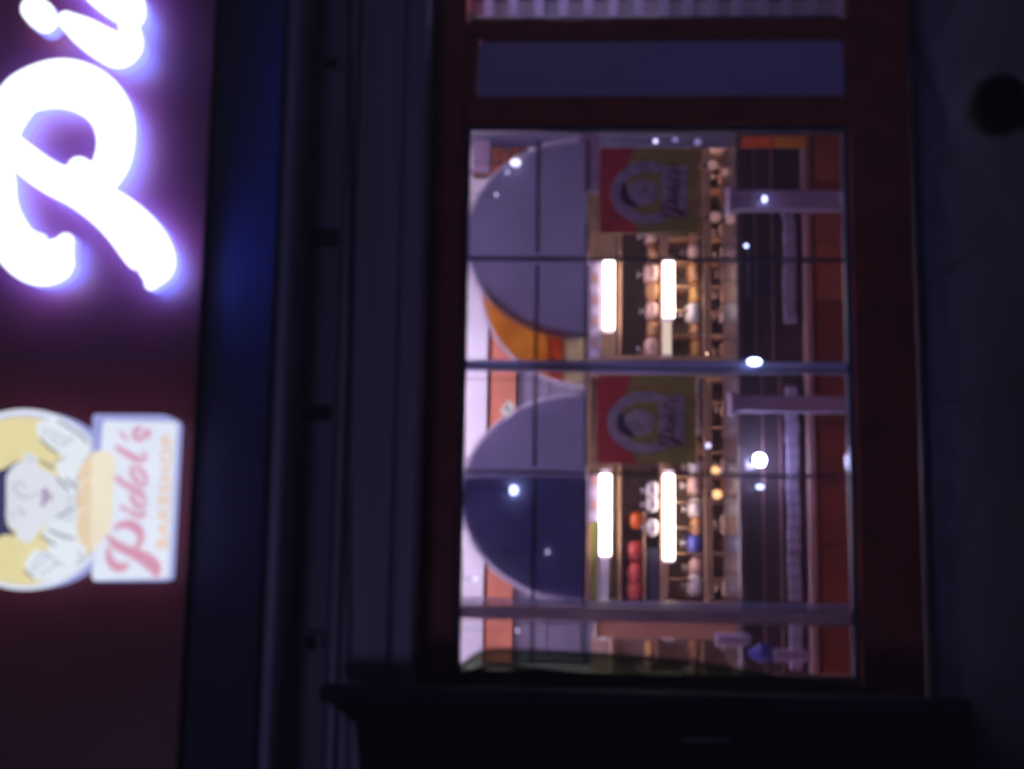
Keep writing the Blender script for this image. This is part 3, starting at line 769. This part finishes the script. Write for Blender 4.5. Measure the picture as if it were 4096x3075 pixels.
for px in (3030, 3100):
    z = rz(px, CY); MB().box(rx(1430, CY), cx1, CY+.02, CY+.045, z-.003, z+.003, pink).build('wire_rail', ct)
# price strip: pale cards slotted side by side
for (p0, p1) in ((1540, 2405), (830, 1292), (2490, 2680)):
    a = rx(p1, CY-.01, 3165); b = rx(p0, CY-.01, 3165); n = max(1, int((b-a)/.07)); z0, z1 = rz(3190, CY), rz(3142, CY)
    for i in range(n):
        u = a+(b-a)*i/n; v = a+(b-a)*(i+1)/n; dz = random.uniform(-.006, .006)
        MB().box(u+.003, v-.003, CY-.012+random.uniform(0, .01), CY+.03, z0+dz, z1+dz, lav, .004).build('price_card', ct)
# tall box and goods on counter, left part
def item(px0, py0, px1, py1, Y, m, label, cat='box', name='box', grp=None): return boxthing(px0, py0, px1, py1, Y, .1, m, name, label, cat, lav, grp, .006)
item(2990, 1000, 3100, 1190, CY+.03, pdark, 'dark box behind the counter glass near the thin right mullion')
t = thing('orange_banner', 'orange and red glowing strip banner at the right edge of the counter', 'banner')
x0, x1 = rx(592, .6, 3100), rx(545, .6, 3100)
MB().box(x0, x1, .6, .61, rz(3245, .6), rz(3110, .6), fy, .002).build('orange_part', t); MB().box(x0, x1, .6, .61, rz(3106, .6), rz(2975, .6), fr_, .002).build('red_part', t)
# peach side board left of brown stile
t = thing('peach_board', 'tall peach coloured board standing left of the brown stile', 'board')
x0, x1 = rx(2552, 1.2, 2700), rx(2470, 1.2, 2700); MB().box(x0, x1, 1.2, 1.22, .016, rz(2400, 1.2), peach, .004).build('sheet', t)
MB().box(x0-.01, x1+.01, 1.19, 1.23, rz(2400, 1.2)+.001, rz(2385, 1.2), wood, .003).build('cap', t)
t = thing('bread_rack', 'narrow rack of goods left of the peach board, by the green curtain', 'shelf rack')
x0, x1 = rx(2740, RYf), rx(2560, RYf)
MB().box(x0, x1, RYb-.02, RYb, .02, rz(2380, RYf), woodd).build('back_board', t)
for px in (2450, 2620, 2800, 2960, 3100):
    z = rz(px, RYf); MB().box(x0, x1, RYf, RYb-.022, z-.02, z, wood, .003).build('shelf', t)
for px, ks in ((2620, ('gold', 'pinkbag')), (2800, ('brown', 'pinkbag')), (2960, ('palebag', 'gold'))):
    for py, kx in zip((2600, 2680), ks): put(kx, py, px)
t = thing('purple_bag', 'purple bag hanging left of the peach board above the counter', 'bag')
c = at(3040, 2610, .9); MB().lathe((c.x, c.y, c.z-.06), [(.01, 0), (.05, .01), (.055, .06), (.03, .10), (.008, .13)], bagb, 12).build('pouch', t)
MB().tube((c.x, c.y, c.z+.07), (c.x, c.y, c.z+.16), .004, cable, 6).build('strap', t)
for (px, py, lb) in ((3165, 2620, 'pale stacked cups left of the peach board, nearer the floor'), (2930, 2555, 'pale stacked cups beside the peach board, higher ones')):
    t = thing('cup_stack', lb, 'cups', 'stacks of pale cups'); c = at(px, py, .95)
    for k in range(4): MB().lathe((c.x, c.y, c.z-.10+k*.045), [(.028, 0), (.04, .055), (.042, .058)], lav, 12).build('cup', t)

# bricks at the right top corner (end of the orange wall)
t = thing('brick_pier', 'short pier of orange bricks at the top right corner of the window', 'pier')
z = rz(2100, 1.6); n = 0
bx_a, bx_b = rx(700, 1.6, 2020), rx(520, 1.6, 2020)
while z < rz(1900, 1.6):
    x = bx_a-(.09 if n % 2 else 0)
    while x < bx_b:
        a = max(x, bx_a); b = min(x+.175, bx_b)
        if b-a > .03: MB().box(a, b-.01, 1.6+random.uniform(0, .008), 1.7, z, z+.052, brick, .004).build('brick', t)
        x += .185
    z += .062; n += 1
MB().box(bx_a, bx_b-.01, 1.612, 1.69, rz(2100, 1.6), rz(1900, 1.6)+.04, grout).build('mortar_core', t)
MB().box(bx_a+.02, bx_a+.06, 1.65, 1.69, rz(1900, 1.6)+.041, RZ1-.002, steel).build('hanger', t)
MB().box(bx_b-.08, bx_b-.04, 1.65, 1.69, rz(1900, 1.6)+.041, RZ1-.002, steel).build('hanger', t)
# pale leaning frame at that corner
boxthing(1890, 560, 1960, 690, .5, .02, filmr, 'white_card', 'white card high in the window\'s right top corner', 'card')
boxthing(2310, 520, 2395, 770, .4, .02, lav, 'white_card', 'pale upright card at the right end above the right poster', 'card')

# ------------------------------------------------------------------ lamps in the shop, plus bulbs added for glints and reflections
def lamp(px, py, Y, r, m, label, cord=True, name='small_lamp', cat='lamp', grp='small bright lamps behind the glass', el=1.0):
    t = thing(name, label, cat, grp); c = at(px, py, Y)
    MB().lathe((c.x, c.y, c.z-r*el), [(r*.3, 0), (r*.8, r*.3*el), (r, r*el), (r*.8, r*1.7*el), (r*.35, r*2*el)], m, 14).build('bulb', t, True)
    MB().lathe((c.x, c.y, c.z+r*el), [(r*.5, 0), (r*.5, r*.6), (r*.2, r*.8)], blk2, 10).build('socket', t)
    if cord: MB().tube((c.x, c.y, c.z+r*1.5), (c.x, c.y, min(RZ1, c.z+.35)), .002, cable, 5).build('wire', t)
    return t
lamp(3038, 1838, 1.0, .038, ledw, 'brightest white lamp, low in the left window half above the counter', el=.9)
lamp(3040, 1945, 1.0, .014, ledb, 'tiny blue white lamp just left of the brightest lamp', el=1.6)
lamp(2055, 1958, .045, .022, ledb, 'blue white lamp in front of the dark blue sheet', el=.8)
lamp(2190, 2205, .045, .005, leds, 'faint tiny bulb imitating a reflection low on the dark blue sheet')  # this bulb and the next two imitate small reflections
lamp(1900, 2312, .045, .010, leds, 'small white lamp near the window\'s left top corner')
lamp(2070, 2520, .045, .006, leds, 'tiny bulb imitating a reflection left of the brown stile on the orange wall')
lamp(2062, 652, .045, .018, leds, 'white lamp on the brick pier, at the window\'s right top corner', el=1.4)
lamp(2030, 690, .045, .006, leds, 'tiny white lamp beside the one on the brick pier')
lamp(1985, 780, .045, .006, leds, 'tiny violet lamp on the right grey round panel')
lamp(3058, 798, .9, .020, ledb, 'violet white lamp in front of the right white post', el=.7)
lamp(2985, 985, .9, .012, ledb, 'small violet lamp above the counter near the thin right mullion')
lamp(2832, 1780, .8, .014, leds, 'small white lamp at the lower left corner of the left poster')
lamp(2862, 1880, .9, .024, warm, 'orange lamp left of the left poster, lower one nearer the poster')
lamp(2868, 1975, .9, .026, warm, 'orange lamp further left beyond the thin left mullion')
lamp(3290, 45, .5, .05, ledb, 'pale round lamp low behind the louvres', el=1.0)
for (px, py, Y, r_, m_, lb) in ((1846, 640, .045, .006, leds, 'tiny added glint at the very top right corner of the window'), (1852, 700, .045, .006, leds, 'tiny added glint just left of the one in the top right corner'),
        (2622, 566, .5, .012, leds, 'small white added glint over the right poster, upper one'), (2700, 560, .5, .016, ledv, 'dim violet added glint over the right poster, middle one'), (2790, 570, .5, .018, ledv, 'dim violet added glint over the right poster, lower one'),
        (2850, 660, .8, .028, glim, 'dull pink added glint between the right poster and the counter, rightmost'), (2900, 690, .8, .020, glim, 'dull pink added glint next to the rightmost pink one, nearer the counter'), (2860, 870, .8, .030, glim, 'dull pink lamp under the right poster\'s left corner'), (2920, 880, .8, .026, glim, 'dull pink added glint above the counter, left of the right post')):
    lamp(px, py, Y, r_, m_, lb)  # bulbs added to imitate small glints
t = thing('hotspot_lamp', 'added lamp imitating the reflected hot spot on the bright blue centre stile', 'lamp'); c = at(3010, 1455, -.03)
MB().lathe((c.x, -.085, c.z-.03), [(.005, 0), (.013, .01), (.015, .03), (.013, .05), (.005, .06)], ledc, 12).build('lens', t, True); MB().tube((c.x, -.072, c.z), (c.x, -.013, c.z), .005, blk2, 6).build('stem', t)  # lamp added to imitate a reflected hot spot on the stile
MB().box(c.x-.022, c.x+.022, -.0115, -.002, c.z-.05, c.z+.05, alub, .002).build('clip', t)
t = thing('white_box', 'small white plastic box at the upper edge of the left round panel', 'box'); c = at(2030, 1632, .06)
s = MB(); s.box(-.035, .035, -.02, .02, -.022, .022, emit('white_box_glow', (.9, .85, .95), .8), .006); o = s.build('case', t); o.location = c; o.rotation_euler = (0, .6, 0)  # glow put into the case so it reads as brightly lit
s = MB(); s.box(-.012, .012, -.028, -.021, -.01, .01, filmr, .002); o = s.build('lid', t); o.location = c; o.rotation_euler = (0, .6, 0)
# fluorescent ceiling fittings out of view, added to light the shop
for i, (xx, yy) in enumerate(((-1.4, .75), (.1, .75), (1.35, .95), (-1.4, 3.2), (.1, 3.2), (1.35, 3.3))):
    t = thing('ceiling_fill_light', 'unseen ceiling light added above the shop floor', 'ceiling light', 'fluorescent lights on the shop ceiling')
    MB().box(-.6, .6, -.06, .06, -.04, 0, wht, .006).build('body', t)
    MB().tube((-.57, 0, -.06), (.57, 0, -.06), .016, ceilL, 10).build('tube', t, True)
    t.location = (xx, yy, RZ1-.002)
t = thing('louvre_fill_light', 'unseen upright tube added to light the upper louvres from behind', 'fill light')
za_, zb_ = rz(2700, .35), rz(1880, .35); xx = rx(-170, .35, 2200)  # tube added out of view to brighten the slats
MB().tube((xx, .35, za_), (xx, .35, zb_), .016, winL, 10).build('tube', t, True)
MB().box(xx+.02, xx+.05, .31, .39, za_-.03, zb_+.03, wht, .006).build('body', t)

# ------------------------------------------------------------------ in front: black cabinet, green curtain, bollard
cab = thing('black_cabinet', 'tall black steel cabinet left of the window, from the pavement up to the shutter housing', 'cabinet')
Yc = -.55
xr = rx(2772, Yc); xm = rx(2835, Yc); xl = rx(3500, Yc); zc1 = rz(1290, Yc, 2900); 
MB().box(xm, xr, Yc, Yc+.12, .013, zc1+.02, blk2, .01).build('corner_post', cab)
s = MB(); pts = [Vector((xl, Yc+.02, .013)), Vector((xm-.003, Yc+.02, .013)), Vector((xm-.003, Yc+.02, zc1-.02)), Vector((xm-.09, Yc+.02, zc1-.14)), Vector((xl, Yc+.02, zc1-.22))]
s.prism(pts, .10, blk); s.build('body', cab)
for k in range(3): MB().box(xl+.02, xm-.05, Yc+.008, Yc+.018, .2+k*.75, .85+k*.75, blk, .004).build('door_panel', cab)
MB().tube((xm-.12, Yc-.02, 1.05), (xm-.12, Yc-.02, 1.25), .009, steel2, 8).build('handle', cab)
gm = bpy.data.materials.new('green_net'); gm.use_nodes = True; n = gm.node_tree; n.nodes.clear()
o = n.nodes.new('ShaderNodeOutputMaterial'); tr = n.nodes.new('ShaderNodeBsdfTransparent'); df = n.nodes.new('ShaderNodeBsdfDiffuse'); mx = n.nodes.new('ShaderNodeMixShader')
tr.inputs[0].default_value = (.30, .42, .26, 1); df.inputs[0].default_value = (.05, .13, .07, 1)
nz = n.nodes.new('ShaderNodeTexNoise'); nz.inputs['Scale'].default_value = 9; mr = n.nodes.new('ShaderNodeMapRange'); mr.inputs[3].default_value = .1; mr.inputs[4].default_value = .85
n.links.new(nz.outputs[0], mr.inputs[0]); n.links.new(mr.outputs[0], mx.inputs[0])
n.links.new(tr.outputs[0], mx.inputs[1]); n.links.new(df.outputs[0], mx.inputs[2]); n.links.new(mx.outputs[0], o.inputs[0])
gdark = mat('green_hem', (.010, .022, .018), .6, var=.2)
t = thing('green_curtain', 'dark green see-through curtain bulging beside the black cabinet, over the window\'s left edge', 'curtain')
edge = smooth_path([(1790, 2745, 0), (1840, 2668, 0), (1950, 2600, 0), (2200, 2606, 0), (2500, 2622, 0), (2800, 2650, 0), (3100, 2700, 0), (3400, 2745, 0), (3500, 2765, 0)], 6)
s = MB(); prev = None
NB = 7
for (px, py, _) in edge:
    rowp = []
    for k in range(NB+1):
        yy = py+(2790-py)*k/NB; rowp.append(at(px, yy, -.20-.03*math.sin(k*1.6+px*.002)))
    if prev:
        for k in range(NB): s.face([prev[k], rowp[k], rowp[k+1], prev[k+1]], gm)
    prev = rowp
s.build('net', t)
s = MB(); ribbon(s, [(a, b, 7) for a, b, _ in edge[::4]], -.236, .01, gdark); s.build('hem', t)
s = MB(); ribbon(s, [(1830, 2725, 12), (1960, 2660, 9), (2150, 2678, 9), (2400, 2705, 9), (2800, 2735, 9), (3200, 2762, 8)], -.255, .01, gdark); s.build('fold', t)
bl = thing('black_bollard', 'black round topped bollard on the pavement near the photo\'s right edge', 'bollard')
c = at(4020, 425, -1.6)
MB().lathe((c.x, -1.6, .013), [(.11, 0), (.11, .02), (.085, .03), (.085, .17)], blk, 24).build('shaft', bl, True)
MB().lathe((c.x, -1.6, .172), [(.105, 0), (.112, .03), (.108, .07), (.085, .115), (.045, .14), (.01, .145)], blk, 24).build('cap', bl, True)

# every loaf and bag gets its own label: shelf, rack and place in its row
SHELF = {2642: 'top', 2815: 'middle', 2955: 'lowest', 2620: 'top', 2800: 'middle', 2960: 'lowest', 3080: 'bottom', 2575: 'red bag', 2635: 'tube', 2560: 'half'}
LOOK = {'brown': 'brown crusty loaf', 'gold': 'small golden bun', 'pinkbag': 'pinkish bread bag', 'palebag': 'pale bread bag', 'redbag': 'deep red bag'}
ORD = ['first', 'second', 'third', 'fourth', 'fifth', 'sixth', 'seventh', 'eighth', 'ninth', 'tenth', 'eleventh', 'twelfth', 'thirteenth', 'fourteenth', 'fifteenth']
rows_ = {}
for o, (key, px, rk) in zip(OBJS, PUT): rows_.setdefault((px, rk), []).append((o['_py'], o, key))
for (px, rk), lst in rows_.items():
    for i, (py, o, key) in enumerate(sorted(lst, key=lambda q: q[0])):
        if key in LOOK: o['label'] = '%s, %s from the right on the %s rack\'s %s shelf' % (LOOK[key], ORD[i], rk, SHELF.get(px, 'upper'))
for o in OBJS: del o['_py']
for i, o in enumerate([o for o in COL.objects if o.get('group') == 'fluorescent lights on the shop ceiling']):
    o['label'] = 'unseen added ceiling light in the %s row, %s of three from the left' % (('front', 'back')[i//3], ORD[i % 3])

hm = bpy.data.materials.new('bloom_air'); hm.use_nodes = True; n = hm.node_tree; n.nodes.clear()  # thin veil box added to imitate bloom and lift the blacks
o = n.nodes.new('ShaderNodeOutputMaterial'); pv_ = n.nodes.new('ShaderNodeVolumePrincipled')
pv_.inputs['Color'].default_value = (.85, .82, 1.0, 1); pv_.inputs['Density'].default_value = HAZE
n.links.new(pv_.outputs[0], o.inputs['Volume'])
mb = MB(); mb.box(-70, 70, -70, 30, -1.1, 9, hm); tag(mb.build('bloom_haze'), kind='stuff')
